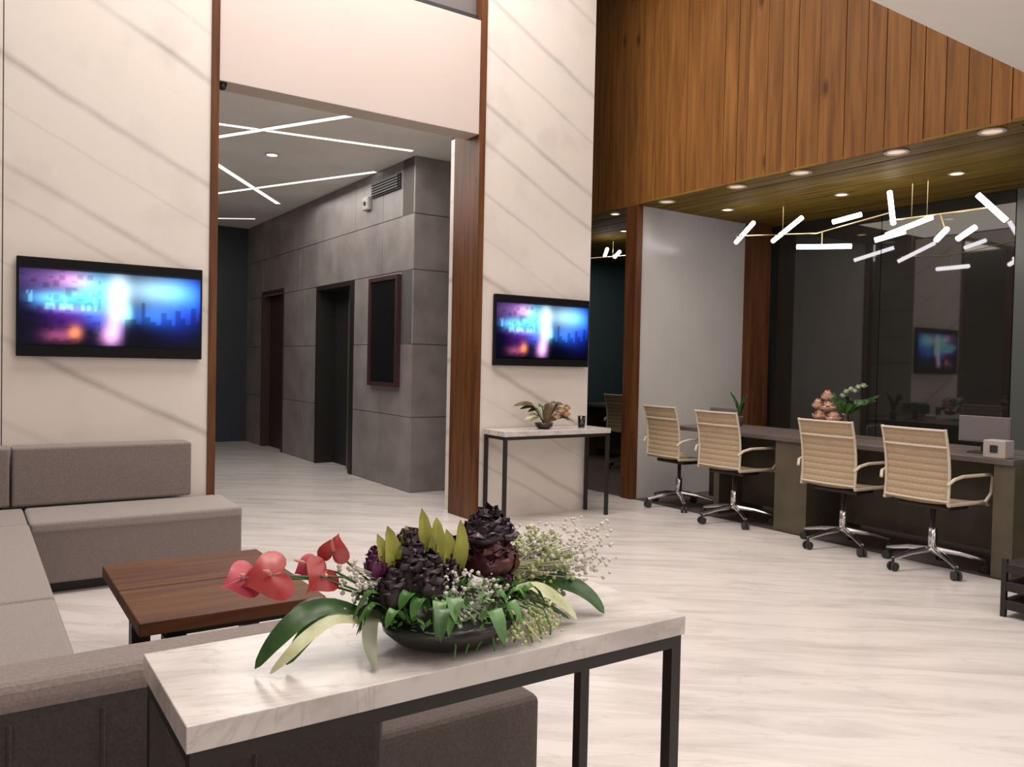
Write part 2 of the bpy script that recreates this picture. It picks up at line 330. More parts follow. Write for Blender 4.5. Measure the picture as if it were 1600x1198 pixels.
# dark tinted glass of the far wall with wood stiles
XG = 7.05
wg = struct('wall_glass_back', box((XG+.03, 1.95, 0), (XG+.1, 5.72, ZC)), m_dark)
for a, b, m_ in ((2.06, 3.14, mat('grey_green_panel', (.11, .13, .115), .3)), (3.14, 4.3, m_glassd), (4.3, 5.45, m_glassd)): obj('glass_pane', box((XG, a+.004, 0), (XG+.012, b-.004, ZC)), m_, wg)
struct('wall_partition', box((5.24, 5.6, 0), (6.70, 5.72, ZC)), m_board)
struct('trim_6', box((5.165, 5.585, 0), (5.24, 5.735, ZC), .003), m_trim)
struct('trim_7', box((6.70, 5.5, 0), (7.0, 5.72, ZC), .003), m_trim)
struct('wall_meeting_right', box((5.45, 1.95, 0), (7.05, 2.05, ZC)), m_dark)
# second bay behind the partition
wb2 = struct('wall_bay_back', box((8.1, 5.72, 0), (8.2, 9.0, ZC)), m_dark)
for a, b in ((5.75, 7.2), (7.2, 8.9)): obj('glass_pane', box((8.07, a+.004, 0), (8.082, b-.004, ZC)), mat('teal_glass', (.03, .06, .07), .12, ior=1.7), wb2)
struct('wall_bay_end', box((5.0, 8.9, 0), (8.2, 9.0, ZC)), mat('teal_dark', (.05, .09, .1), .4))
G = 'downlights in the wooden ceiling of the meeting area'
for x, y, l in ((5.26, 2.50, 'round downlight at the front edge of the wooden ceiling, nearest the right side'),
                (5.26, 3.12, 'round downlight at the wood ceiling edge, second from the right side'),
                (5.26, 3.88, 'round downlight at the wood ceiling edge above the right pair of chairs'),
                (5.26, 4.50, 'round downlight at the wood ceiling edge above the left pair of chairs'),
                (5.26, 5.30, 'small downlight just right of the wooden post top'),
                (6.163, 3.172, 'inner downlight above the right end of the chandelier'),
                (6.171, 4.14, 'inner downlight above the middle of the chandelier'),
                (5.958, 5.20, 'inner downlight at the top of the frosted panel')):
    inner = x > 5.5
    downlight(x, y, ZC, l, G, .045 if inner else .06, m_lens if inner else m_lensedge)
    spot('downlight_beam', (x, y, ZC-.03), (9 if y < 5 else 16) if inner else 7, 95 if y < 5 else 46)
for x, y, l in ((5.30, 6.05, 'downlight nearest the marble column in the narrow bay'), (5.35, 5.80, 'small downlight just left of the wooden post top'), (6.04, 6.74, 'inner downlight low above the chandelier in the narrow bay')):
    downlight(x, y, ZC, l, G, .04)
spot('downlight_beam', (5.9, 6.7, ZC-.03), 8, 95)
vt = empty('ceiling_grille', (6.0, 2.2, ZC)); tag(vt, 'dark slatted grille in the wooden ceiling at the right edge', 'vent')
obj('grille_frame', box((-.75, -.12, -.012), (.85, .12, -.001)), m_dark, vt)
for k in range(7): obj('slat', box((-.72, -.11+k*.034, -.03), (.82, -.098+k*.034, -.012)), m_black, vt)

# ---------------------------------------------------------------- televisions
def screen_col(u, v, w_=1.0):
    """u left to right, v bottom to top, colours of the picture shown on both screens (sRGB-ish)"""
    def g(cx, cy, sx, sy): return math.exp(-((u-cx)/sx)**2-((v-cy)/sy)**2)
    c = Vector((.03, .03, .13))
    for (cx, cy, sx, sy, r, g_, b_) in (
        (.15, .85, .22, .2, .45, .32, .5), (.28, .85, .1, .12, .75, .5, .62), (.52, .70, .065, .30, .95, 1.0, 1.0), (.40, .70, .10, .28, .40, .95, 1.0),
        (.70, .78, .18, .22, .75, .98, 1.0), (.88, .78, .12, .22, .30, .62, .98), (.97, .7, .06, .3, .05, .2, .6), (.70, .42, .14, .15, .18, .42, .75),
        (.86, .40, .14, .25, .10, .22, .68), (.50, .30, .055, .25, .85, .62, .85), (.47, .15, .06, .14, .85, .55, .68), (.57, .45, .03, .12, .4, .9, .7),
        (.29, .19, .04, .1, 1.0, .55, .15), (.2, .14, .1, .1, .65, .3, .38), (.12, .6, .10, .10, .30, .6, .8), (.25, .62, .12, .10, .30, .85, .85), (.25, .48, .14, .06, .5, .45, .8), (.25, .36, .14, .12, .3, .1, .4), (.4, .4, .07, .15, .12, .15, .55)):
        c += Vector((r, g_, b_))*g(cx, cy, sx, sy)
    # skyline silhouettes and blocky strokes of the unreadable title
    k = int(u*34); h = noise.noise((k*1.7, 3.1, 0))
    if u > .56 and v < .42+h*.28: c *= .72
    if .03 < u < .40 and .46 < v < .70 and noise.noise((u*40, round(v*10)*3.3, 1)) > .2: c += Vector((.16, .32, .34))
    if u < .42 and noise.noise((k*2.1, v*14, 5)) > .25: c *= .82
    if v > .96 or v < .03: c *= .3
    return [max(0, min(1, x*.93))**2.2 for x in c]
def television(x0, x1, label):
    e = empty('television', ((x0+x1)/2, WA, 1.237)); tag(e, label, 'television'); hw = (x1-x0)/2; H_ = .571
    obj('bezel', box((-hw, -.045, 0), (hw, -.008, H_), .004), mat('tv_black', (.004, .004, .005), .6, spec=.15), e)
    obj('wall_mount', box((-.2, -.01, .15), (.2, 0, .42)), m_black, e)
    nx, ny = 96, 48; sb, st, sl = .058, .052, .012
    b_ = bmesh.new(); cl_ = b_.loops.layers.float_color.new('Col')
    vs = [[b_.verts.new((-hw+sl+(2*hw-2*sl)*i/nx, -.0455, sb+(H_-sb-st)*j/ny)) for i in range(nx+1)] for j in range(ny+1)]
    for j in range(ny):
        for i in range(nx):
            f = b_.faces.new((vs[j][i], vs[j][i+1], vs[j+1][i+1], vs[j+1][i]))
            for lp, (a, b2) in zip(f.loops, ((i, j), (i+1, j), (i+1, j+1), (i, j+1))): lp[cl_] = (*screen_col(a/nx, b2/ny), 1)
    m = bpy.data.materials.get('tv_picture')
    if not m:
        m = mat('tv_picture', (.0, .0, .0), .35, spec=.15); nt = m.node_tree; at = nt.nodes.new('ShaderNodeAttribute'); at.attribute_name = 'Col'
        nt.links.new(at.outputs['Color'], nt.nodes['Principled BSDF'].inputs['Emission Color']); nt.nodes['Principled BSDF'].inputs['Emission Strength'].default_value = 1.0
    obj('screen', b_, m, e)
    return e
television(.230, 1.243, 'wall-mounted television with blue city picture, on the left marble wall above the grey sofa')
television(3.476, 4.442, 'wall-mounted television with blue city picture, on the right marble column above the console table')

# ---------------------------------------------------------------- sofas (U of three benches) and coffee table
def rbox(a, b, bev=.02): return box(a, b, bev, 3)
s1 = empty('bench_sofa', (0, 5.08, 0)); tag(s1, 'grey-brown bench sofa against the marble wall under the left television', 'sofa', 'grey upholstered bench sofas around the wooden table')
obj('plinth', box((-.55, -.27, 0), (1.28, .30, .06)), m_black, s1)
obj('seat_base', rbox((.268, -.33, .06), (1.336, .32, .36), .012), m_fabb, s1)
obj('seat_base', rbox((-.6, -.33, .06), (.262, .32, .36), .012), m_fabb, s1)
obj('seat_cushion', rbox((.268, -.335, .325), (1.338, .16, .385), .018), m_fab, s1)
obj('seat_cushion', rbox((-.6, -.335, .325), (.262, .16, .385), .018), m_fab, s1)
obj('backrest', rbox((.208, .14, .395), (1.155, .325, .725), .014), m_fabb, s1)
obj('backrest', rbox((-.6, .14, .395), (.196, .325, .725), .014), m_fabb, s1)
s2 = empty('bench_sofa', (0, 3.6, 0)); tag(s2, 'pale grey bench sofa at the left edge of the picture, joining the other two', 'sofa', 'grey upholstered bench sofas around the wooden table')
obj('plinth', box((-.6, -1.1, 0), (.20, 1.1, .06)), m_black, s2)
obj('seat_base', rbox((-.6, -1.14, .06), (.255, 1.14, .36), .012), m_fabb, s2)
obj('seat_cushion', rbox((-.45, -.335, .325), (.265, 1.14, .385), .018), m_fab, s2)
obj('seat_cushion', rbox((-.45, -1.14, .325), (.265, -.345, .385), .018), m_fab, s2)
obj('backrest', rbox((-.6, -1.14, .385), (-.46, 1.14, .72), .03), m_fabb, s2)
s3 = empty('bench_sofa', (0, 2.05, 0)); tag(s3, 'dark grey bench sofa seen from behind, back turned to the front console table', 'sofa', 'grey upholstered bench sofas around the wooden table')
obj('plinth', box((-.6, -.34, 0), (1.18, .34, .05)), m_black, s3)
obj('seat_base', rbox((-.6, -.375, .05), (1.252, .39, .385), .022), mat('lit_charcoal_fabric', (.075, .058, .052), .95, col2=(.1, .078, .07), nscale=140, bump=.25), s3)  # same fabric as the back, its lighter lit tone put into the colour
obj('seat_cushion', rbox((-.6, -.16, .38), (1.245, .385, .43), .018), m_fab, s3)
obj('backrest', rbox((-.6, -.39, .05), (.80, -.25, .645), .03), m_fabd, s3)
obj('backrest_top', rbox((-.605, -.395, .60), (.805, -.245, .66), .026), m_fabb, s3)  # light on the top edge put into a lighter band of colour
for xx in (.065, .215, .50): obj('back_seam', tube([(xx, -.392, .06), (xx, -.392, .59)], .004, 6), m_fabd, s3)

ct = empty('coffee_table', (.765, 3.17, 0)); tag(ct, 'low coffee table with brown wooden top, between the grey sofas', 'table')
obj('table_top', box((-.31, .015, .355), (.31, .42, .40), .004), m_ctable, ct)
obj('table_top', box((-.31, -.42, .355), (.31, .005, .40), .004), m_ctable, ct)
obj('apron', box((-.21, -.32, .31), (.28, .38, .355)), m_black, ct)
for lx in (-.18, .26):
    for ly in (-.30, .35): obj('leg', box((lx-.035, ly-.035, 0), (lx+.035, ly+.035, .31)), m_black, ct)

# ---------------------------------------------------------------- console tables
def console(x0, x1, y0, y1, top, label):
    cx, cy = (x0+x1)/2, (y0+y1)/2; e = empty('console_table', (cx, cy, 0)); tag(e, label, 'table', 'console tables with stone tops and black metal frames')
    hx, hy = (x1-x0)/2, (y1-y0)/2
    obj('table_top', box((-hx, -hy, top-.04), (hx, hy, top), .002), m_slab, e)
    t_ = .026; ix, iy = hx-.006, hy-.006
    for s in (-1, 1):
        ys = sorted((s*iy, s*(iy-t_))); obj('rail', box((-ix, ys[0], top-.04-t_), (ix, ys[1], top-.041)), m_black, e)
        xs = sorted((s*ix, s*(ix-t_))); obj('rail', box((xs[0], -iy+t_, top-.04-t_), (xs[1], iy-t_, top-.041)), m_black, e)
        for s2_ in (-1, 1):
            ys = sorted((s2_*iy, s2_*(iy-t_))); obj('leg', box((xs[0], ys[0], 0), (xs[1], ys[1], top-.04-t_)), m_black, e)
    return e
console(.257, 1.252, 1.175, 1.508, .73, 'marble-topped console table with black frame in the foreground, under the big flower arrangement')
console(3.40, 4.47, 5.09, 5.40, .73, 'marble-topped console table with thin black legs against the right marble column')

# ---------------------------------------------------------------- leaf and flower shapes
def leafm(pts, wd, prof=None, fold=.15, n=10, up_=(0, 0, 1), thick=.0008):
    """curved leaf along a smooth path, width profile, folded along the midrib"""
    P = [Vector(p) for p in pts]; b_ = bmesh.new(); rows_ = []
    def at(t):
        k = t*(len(P)-1); i = min(int(k), len(P)-2); q = k-i
        p0, p1, p2, p3 = P[max(i-1, 0)], P[i], P[i+1], P[min(i+2, len(P)-1)]
        return .5*((2*p1)+(p2-p0)*q+(2*p0-5*p1+4*p2-p3)*q*q+(3*p1-p0-3*p2+p3)*q**3)
    U = Vector(up_)
    for j in range(n+1):
        t = j/n; c = at(t); d = (at(min(1, t+.02))-at(max(0, t-.02))).normalized(); s = d.cross(U)
        s = s.normalized() if s.length > 1e-4 else Vector((1, 0, 0)); nn = s.cross(d).normalized()
        ww = wd*(prof(t) if prof else max(.04, math.sin(math.pi*min(1, .06+t*.94))**.75))
        rows_.append([b_.verts.new(c+s*ww*a+nn*abs(a)*ww*fold) for a in (-1, -.5, 0, .5, 1)])
    for j in range(n):
        for k in range(4): b_.faces.new((rows_[j][k], rows_[j][k+1], rows_[j+1][k+1], rows_[j+1][k]))
    return b_
def two_tone(name, c1, c2, c3=None, rough=.4, scale=25):
    return mat(name, c1, rough, col2=c2, nscale=scale, bump=.1)
g_dark = two_tone('leaf_dark', (.012, .05, .008), (.03, .10, .015)); g_mid = two_tone('leaf_mid', (.04, .13, .02), (.09, .22, .045))
g_pale = two_tone('leaf_pale', (.42, .45, .22), (.6, .62, .42)); g_yel = two_tone('bud_yellow_green', (.16, .17, .015), (.34, .34, .06), scale=15)
c_plum = two_tone('petal_plum', (.014, .009, .012), (.05, .02, .04), scale=30); c_purp = two_tone('petal_purple', (.07, .008, .05), (.14, .02, .10)); c_marn = two_tone('petal_maroon', (.04, .012, .012), (.10, .022, .022))
c_red = two_tone('spathe_red', (.30, .022, .022), (.42, .045, .045), rough=.3, scale=12); c_pink = two_tone('spathe_crimson', (.38, .03, .06), (.5, .07, .1), rough=.3, scale=12)
c_spadix = mat('spadix', (.55, .25, .2), .5); c_stem = mat('stem_green', (.05, .10, .03), .6); c_wh = mat('filler_white', (.55, .52, .46), .7); c_gy = mat('filler_lime', (.38, .42, .16), .7, col2=(.5, .52, .3), nscale=30)
c_brown = two_tone('dry_leaf_brown', (.09, .06, .025), (.16, .11, .05)); c_tan = two_tone('petal_tan', (.5, .3, .16), (.6, .4, .22)); c_peach = two_tone('petal_peach', (.55, .31, .21), (.68, .43, .32))

def heart(parent, name, c, size, normal, tipdir, m, droop=.25):
    b_ = bmesh.new(); n = 28; N_ = Vector(normal).normalized(); T = Vector(tipdir); T = (T-N_*T.dot(N_)).normalized(); W = N_.cross(T)
    def ring(s):
        out = []
        for k in range(n):
            a = 2*math.pi*k/n; hx = 16*math.sin(a)**3/16; hy = -(13*math.cos(a)-5*math.cos(2*a)-2*math.cos(3*a)-math.cos(4*a))/16
            x_, y_ = hx*s, hy*s
            out.append(b_.verts.new(Vector(c)+(W*x_+T*y_)*size - N_*(y_*y_*droop+x_*x_*droop*.8)*size+N_*math.sin(5*a)*.03*size*s))
        return out
    R_ = [ring(s) for s in (.12, .4, .7, 1.0)]; cv = b_.verts.new(Vector(c))
    for k in range(n): b_.faces.new((cv, R_[0][k], R_[0][(k+1) % n]))
    for i in range(3):
        for k in range(n): b_.faces.new((R_[i][k], R_[i+1][k], R_[i+1][(k+1) % n], R_[i][(k+1) % n]))
    return obj(name, b_, m, parent, True)
def rosette(parent, name, c, r, h, m, npet=34, open_=.9):
    """dark ruffled flower head: overlapping curved petals in a spiral"""
    e = None; b_ = bmesh.new()
    for i in range(npet):
        t = i/npet; a = i*2.39996; rad = r*(.15+.85*t); tilt = open_*t
        base = Vector((math.cos(a)*r*.15, math.sin(a)*r*.15, -h*.5)); tip = Vector((math.cos(a)*rad, math.sin(a)*rad, h*(.5-.55*t)))
        mid = (base+tip)/2+Vector((math.cos(a), math.sin(a), 0))*r*.35*(t+.3)
        lf = leafm([base, mid, tip, tip+Vector((math.cos(a), math.sin(a), -.3))*r*.18], r*.42, None, -.35, 7, (math.cos(a), math.sin(a), .3))
        me = bpy.data.meshes.new('t'); lf.to_mesh(me); lf.free(); b_.from_mesh(me); bpy.data.meshes.remove(me)
    for v in b_.verts: v.co += Vector(c)+Vector((noise.noise(v.co*70), noise.noise(v.co*70+Vector((5, 0, 0))), noise.noise(v.co*70+Vector((0, 9, 0)))))*r*.13
    add_lathe(b_, [(r*.1, -h*.5), (r*.55, -h*.35), (r*.6, 0), (r*.3, h*.3), (.001, h*.4)], 12, c)
    return obj(name, b_, m, parent, True)
def spray(parent, name, pts_, m, dot=.003, spreadv=.04, n=60, seed=1, base=None, kind=True):
    """fine filler: many tiny buds on hair-thin stalks"""
    rnd = random.Random(seed); b_ = bmesh.new()
    for i in range(n):
        c = Vector(rnd.choice(pts_))+Vector([max(-1.7, min(1.7, rnd.gauss(0, 1)))*spreadv for _ in range(3)])
        if c.z < .01: c.z = .012+rnd.random()*.03
        r = bmesh.ops.create_icosphere(b_, subdivisions=1, radius=dot*rnd.uniform(.6, 1.5)); bmesh.ops.translate(b_, verts=r['verts'], vec=c)
        if base and i % 4 == 0: add_tube(b_, [base, (Vector(base)+c)/2+Vector((0, 0, .02)), c], .0009, 3)
    o = obj(name, b_, m, parent); o['kind'] = 'stuff'; return o

# ---------------------------------------------------------------- the big flower arrangement on the front table
FY = 1.34
fa = empty('flower_arrangement', (.75, 1.33, .73)); tag(fa, 'wide arrangement of red anthuriums, dark plum heads and green leaves on the front console', 'flowers')
def P(x, z, dy=0.0): return (x-.75, FY-1.33+dy, z-.73)
obj('bowl', lathe([(.07, 0), (.10, .012), (.125, .035), (.128, .05), (.115, .05)], 28, (0, -.04, 0), 1.05, .8), mat('black_bowl', (.012, .013, .011), .3), fa, True)
# green bed of small leaves, countable ones as parts
rnd = random.Random(3)
for i in range(46):
    a = rnd.uniform(0, 2*math.pi); rr = rnd.uniform(.6, 1.15); cx, cy = .125*math.cos(a)*rr, -.04+.10*math.sin(a)*rr; d = Vector((math.cos(a), math.sin(a), 0)); z = .055+rnd.random()*.035; L_ = rnd.uniform(.04, .075)
    obj('leaf', leafm([(cx, cy, z), Vector((cx, cy, z+.022))+d*L_*.5, Vector((cx, cy, z-rnd.uniform(0, .03)))+d*L_], rnd.uniform(.009, .017), None, .25, 6), rnd.choice((g_dark, g_mid, g_mid)), fa, True)
bb = bmesh.new(); rnd = random.Random(8)
for i in range(420):
    a = rnd.uniform(0, 2*math.pi); q = rnd.random()**.5; c = Vector((.135*q*math.cos(a), -.04+.10*q*math.sin(a), .05+.045*(1-q*q)+rnd.uniform(-.01, .02)))
    dd = Vector((rnd.gauss(0, 1), rnd.gauss(0, 1), abs(rnd.gauss(.6, .6)))).normalized()*rnd.uniform(.012, .024); s = dd.cross(Vector((0, 0, 1))).normalized()*.005
    v = [bb.verts.new(c), bb.verts.new(c+dd*.5+s), bb.verts.new(c+dd), bb.verts.new(c+dd*.5-s)]; bb.faces.new(v)
o = obj('foliage_bed', bb, g_mid, fa); o['kind'] = 'stuff'
# dark heads
rosette(fa, 'plum_flower_head', P(.685, .862), .052, .15, c_plum, 40, .8)
rosette(fa, 'plum_flower_head', P(.665, .80, .02), .045, .09, c_plum, 26, .8)
rosette(fa, 'maroon_flower_head', P(.868, .868), .060, .10, c_marn, 44, .9)
rosette(fa, 'plum_flower_head', P(.870, .918, .015), .060, .08, c_plum, 34, .9)
rosette(fa, 'plum_flower_head', P(.80, .862, .045), .045, .08, c_plum, 26)
rosette(fa, 'plum_flower_head', P(.715, .845, -.03), .045, .10, c_plum, 30, .9)
rosette(fa, 'plum_flower_head', P(.645, .83, -.02), .042, .09, c_plum, 28, .9)
rosette(fa, 'plum_flower_head', P(.765, .835, .0), .045, .09, c_plum, 28, .9)
rosette(fa, 'purple_flower_head', P(.617, .882), .024, .06, c_purp, 20)
rosette(fa, 'purple_flower_head', P(.885, .825, -.02), .026, .04, c_purp, 18)
# upright yellow green buds
for (x, z0, z1, dx, wd_) in ((.652, .86, .948, -.012, .020), (.668, .87, .945, .01, .018), (.715, .86, .975, -.005, .020), (.732, .87, .955, .01, .020), (.695, .85, .94, -.004, .018), (.77, .85, .93, -.006, .018), (.787, .86, .945, .008, .017), (.75, .86, .93, 0, .016), (.64, .86, .935, -.02, .016)):
    obj('bud_leaf', leafm([P(x, z0-.05, .01), P(x, z0, -.005), P(x+dx*.5, (z0+z1)/2, -.01), P(x+dx, z1, 0)], wd_, None, .35, 8, (0, -1, .1)), g_yel, fa, True)
# anthuriums on thin stems
for nm, c, s_, nr, td, m_ in (('anthurium', P(.425, .885), .047, (-.15, -.75, .55), (-1, 0, -.15), c_red), ('anthurium', P(.385, .88, .02), .036, (.1, -.8, .6), (-1, .1, -.35), c_pink), ('anthurium', P(.517, .872), .038, (.2, -.85, .45), (-.7, 0, -.6), c_red), ('anthurium', P(.545, .91, .02), .030, (-.5, -.75, .3), (.2, 0, 1), c_red), ('anthurium', P(.50, .885, .03), .026, (-.4, -.6, .6), (-1, 0, -.2), c_pink)):
    h = heart(fa, nm, c, s_, nr, td, m_)
    cc = Vector(c); nn = Vector(nr).normalized(); obj('spadix', tube([cc+nn*.002, cc+nn*.02+Vector(td)*.006, cc+nn*.034+Vector(td)*.016], [.0035, .0035, .0015], 6), c_spadix, h)
    obj('flower_stem', tube([cc, (cc+Vector(P(.60, .84)))/2+Vector((0, 0, .008)), Vector(P(.66, .80))], .0022, 5), c_stem, fa)
# big blades
wide = lambda t: max(.03, math.sin(math.pi*min(1, .1+t*.9))**.6)
obj('blade_leaf', leafm([P(.60, .79), P(.535, .815, -.0), P(.475, .812, -.02), P(.425, .78, -.03), P(.395, .738, -.02)], .021, wide, .2, 14, (0, -.5, 1)), g_dark, fa, True)
obj('blade_leaf', leafm([P(.60, .78, -.02), P(.53, .80, -.03), P(.475, .787, -.05), P(.435, .762, -.06), P(.41, .736, -.05)], .012, wide, .2, 14, (0, -.6, 1)), g_pale, fa, True)
obj('blade_leaf', leafm([P(.585, .79, .03), P(.53, .80, .0), P(.48, .775, -.02), P(.445, .738, -.03)], .018, wide, .2, 12, (0, -.5, 1)), g_mid, fa, True)
obj('blade_leaf', leafm([P(.92, .79), P(.99, .805, -.02), P(1.045, .79, -.04), P(1.08, .765, -.06), P(1.10, .735, -.08)], .027, wide, .2, 14, (0, -.6, 1)), g_dark, fa, True)
obj('blade_leaf', leafm([P(.88, .80, -.05), P(.935, .805, -.07), P(.985, .775, -.08), P(1.02, .738, -.09)], .020, wide, .2, 12, (0, -.6, 1)), g_pale, fa, True)
obj('blade_leaf', leafm([P(.89, .79, -.05), P(.93, .785, -.06), P(.975, .76, -.07), P(1.01, .737, -.08)], .010, wide, .2, 12, (0, -.6, 1)), g_mid, fa, True)
obj('blade_leaf', leafm([P(.64, .79, -.02), P(.59, .80, -.05), P(.572, .765, -.08), P(.565, .737, -.12)], .014, wide, .2, 12, (0, -.6, 1)), two_tone('grey_green', (.13, .15, .08), (.2, .22, .13)), fa, True)
obj('blade_leaf', leafm([P(.56, .80, .04), P(.53, .81, .03), P(.49, .80, .03), P(.46, .77, .02)], .022, wide, .15, 12, (0, -.5, 1)), two_tone('grey_brown', (.14, .12, .09), (.2, .17, .13)), fa, True)
for i in range(9):
    x0 = .72+i*.022; obj('drooping_stem', tube([P(x0, .79, -.09), P(x0+.01*(i-4)*.4, .785, -.12), P(x0+.004*(i-3), .755, -.14), P(x0+.006*(i-3), .734, -.145+.01*(i % 3))], .0018, 5), g_mid, fa)
# fine fillers
spray(fa, 'lime_filler_spray', [P(.97, .88), P(1.0, .86), P(.985, .83), P(1.04, .84), P(1.03, .80), P(.96, .84)], c_gy, .0046, .020, 420, 4, P(.86, .80))
spray(fa, 'white_filler_spray', [P(.99, .87), P(1.08, .86), P(1.13, .87), P(1.10, .82), P(1.06, .88), P(1.05, .83), P(.95, .88)], c_wh, .0038, .026, 380, 5, P(.87, .80))
spray(fa, 'white_filler_blossom', [P(.745, .83, -.06), P(.735, .80, -.08), P(.755, .78, -.09), P(.82, .815, -.07), P(.83, .79, -.09), P(.80, .77, -.1), P(.86, .77, -.1)], c_wh, .0036, .020, 330, 6, P(.76, .78))
spray(fa, 'white_filler_blossom', [P(.575, .87), P(.59, .85), P(.60, .835), P(.58, .83)], c_wh, .0036, .013, 70, 9, P(.66, .80))
spray(fa, 'trailing_filler', [P(.90, .76, -.1), P(.93, .745, -.11), P(.87, .75, -.13), P(.95, .76, -.08), P(.84, .745, -.14)], c_gy, .0032, .018, 200, 7, P(.85, .78, -.05))
heart(fa, 'white_blossom', P(.80, .835, -.06), .013, (-.1, -1, .3), (0, 0, -1), mat('white_petal', (.6, .58, .5), .5)); heart(fa, 'white_blossom', P(.79, .80, -.075), .014, (.2, -1, .2), (.4, 0, -1), bpy.data.materials['white_petal'])

# ---------------------------------------------------------------- small arrangement and glass on the far console
fb = empty('flower_arrangement', (3.88, 5.24, .73)); tag(fb, 'small dry arrangement of brown leaves and tan flowers on the far console table', 'flowers')
obj('bowl', lathe([(.04, 0), (.07, .02), (.075, .05), (.06, .05)], 20), mat('dark_brown_bowl', (.03, .018, .012), .4), fb, True)
rnd = random.Random(5)
for i, (dx, dz, m_) in enumerate(((-.33, .19, c_brown), (-.26, .165, g_dark), (-.18, .14, c_brown), (-.30, .2, c_brown), (.12, .2, c_brown), (.2, .19, c_brown), (-.1, .18, g_mid), (-.22, .08, g_pale), (-.15, .06, g_pale), (.24, .06, c_brown), (.3, .05, c_brown), (0, .2, c_brown))):
    obj('leaf', leafm([(0, 0, .04), (dx*.5, -.03, .06+dz*.7), (dx, -.04+rnd.uniform(-.03, .03), dz)], .025, None, .2, 8, (0, -.6, 1)), m_, fb, True)
for (x, z, r) in ((.14, .15, .045), (.2, .12, .045), (.10, .10, .04), (.21, .17, .035)): rosette(fb, 'tan_flower_head', (x, -.03, z), r, .05, c_tan, 16)
gc = empty('drinking_glass', (4.24, 5.20, .73)); tag(gc, 'small clear drinking glass beside the dry arrangement on the far console', 'glass')
obj('glass_cup', lathe([(.026, 0), (.028, .004), (.034, .10), (.031, .10), (.026, .008), (.001, .006)], 20), mat('clear_glass', (.9, .9, .88), .05, trans=1, ior=1.45), gc, True)

# ---------------------------------------------------------------- office chairs
def make_chair():
    t = empty('office_chair')
    b_ = bmesh.new(); n, k = 30, 6; rowz = []
    for i in range(n+1):
        s = i/n; z = .47+.43*s; x_ = -.205-.03*math.sin(s*math.pi)*-1-.055*s+(.004 if i % 3 == 0 else 0)
        rowz.append([b_.verts.new((x_-.018*(1-((j/k)*2-1)**2), -.2+.4*j/k, z)) for j in range(k+1)])
    for i in range(n):
        for j in range(k): b_.faces.new((rowz[i][j], rowz[i][j+1], rowz[i+1][j+1], rowz[i+1][j]))
    r = bmesh.ops.extrude_face_region(b_, geom=list(b_.faces)); bmesh.ops.translate(b_, verts=[g for g in r['geom'] if isinstance(g, bmesh.types.BMVert)], vec=(.006, 0, 0))
    obj('backrest', b_, m_mesh, t)
    def bx_(s): return -.205+.03*math.sin(s*math.pi)-.055*s
    for sgn in (-1, 1): obj('back_frame', tube([(bx_(i/8), sgn*.205, .45+.46*i/8) for i in range(9)], .009, 8), m_cframe, t)
    for z, s in ((.903, 1), (.80, .77), (.47, 0)): obj('cross_bar', tube([(bx_(s)-.004, -.205, z), (bx_(s)-.022, 0, z), (bx_(s)-.004, .205, z)], .0075, 8), m_cframe, t)
    b_ = bmesh.new(); rows_ = []
    for i in range(13):
        s = i/12; x_ = -.2+.45*s; z = .455+.012*math.cos(s*math.pi*1.6)-(.03*max(0, s-.85)/.15)
        rows_.append([b_.verts.new((x_, -.2+.4*j/5, z-.012*(1-((j/5)*2-1)**2))) for j in range(6)])
    for i in range(12):
        for j in range(5): b_.faces.new((rows_[i][j], rows_[i+1][j], rows_[i+1][j+1], rows_[i][j+1]))
    r = bmesh.ops.extrude_face_region(b_, geom=list(b_.faces)); bmesh.ops.translate(b_, verts=[g for g in r['geom'] if isinstance(g, bmesh.types.BMVert)], vec=(0, 0, -.012))
    obj('seat', b_, m_mesh, t)
    for sgn in (-1, 1): obj('seat_rail', tube([(-.205, sgn*.208, .45), (0, sgn*.208, .446), (.22, sgn*.208, .444), (.255, sgn*.206, .42)], .012, 8), m_cframe, t)
    for sgn in (-1, 1): obj('armrest', tube([(.19, sgn*.222, .445), (.225, sgn*.238, .50), (.225, sgn*.245, .60), (.205, sgn*.245, .622), (-.12, sgn*.245, .626), (-.2, sgn*.235, .61), (-.235, sgn*.215, .575)], .0105, 8), m_cframe, t)
    obj('underframe', box((-.12, -.17, .40), (.10, .17, .43), .01), m_black, t)
    gcol = obj('gas_column', lathe([(.028, .12), (.028, .26), (.017, .265), (.017, .41)], 14), m_chrome, t, True)
    for q in range(5):
        a = math.radians(72*q+20); d_ = Vector((math.cos(a), math.sin(a), 0))
        lg = obj('base_leg', tube([d_*.02+Vector((0, 0, .125)), d_*.16+Vector((0, 0, .11)), d_*.30+Vector((0, 0, .078))], [.022, .017, .012], 8), m_chrome, t)
        s_ = Vector((-d_.y, d_.x, 0)); b_ = bmesh.new()
        for sg in (-1, 1): add_tube(b_, [d_*.30+s_*sg*.008+Vector((0, 0, .028)), d_*.30+s_*sg*.024+Vector((0, 0, .028))], .028, 14)
        add_tube(b_, [d_*.30+Vector((0, 0, .03)), d_*.30+Vector((0, 0, .08))], .010, 6)
        obj('castor', b_, m_rubber, lg)
    return t
ch = make_chair(); GC = 'cream mesh office chairs in front of the desk'
spots = ((5.30, 5.10, -.05, 'leftmost cream mesh office chair, in front of the frosted panel'), (5.18, 4.37, .03, 'cream mesh office chair second from the left, overlapping the brown wood post'),
         (5.16, 3.37, .02, 'cream mesh office chair third from the left, below the peach and white flowers'), (5.12, 2.71, -.03, 'rightmost and largest cream mesh office chair, beside the white desk box'))
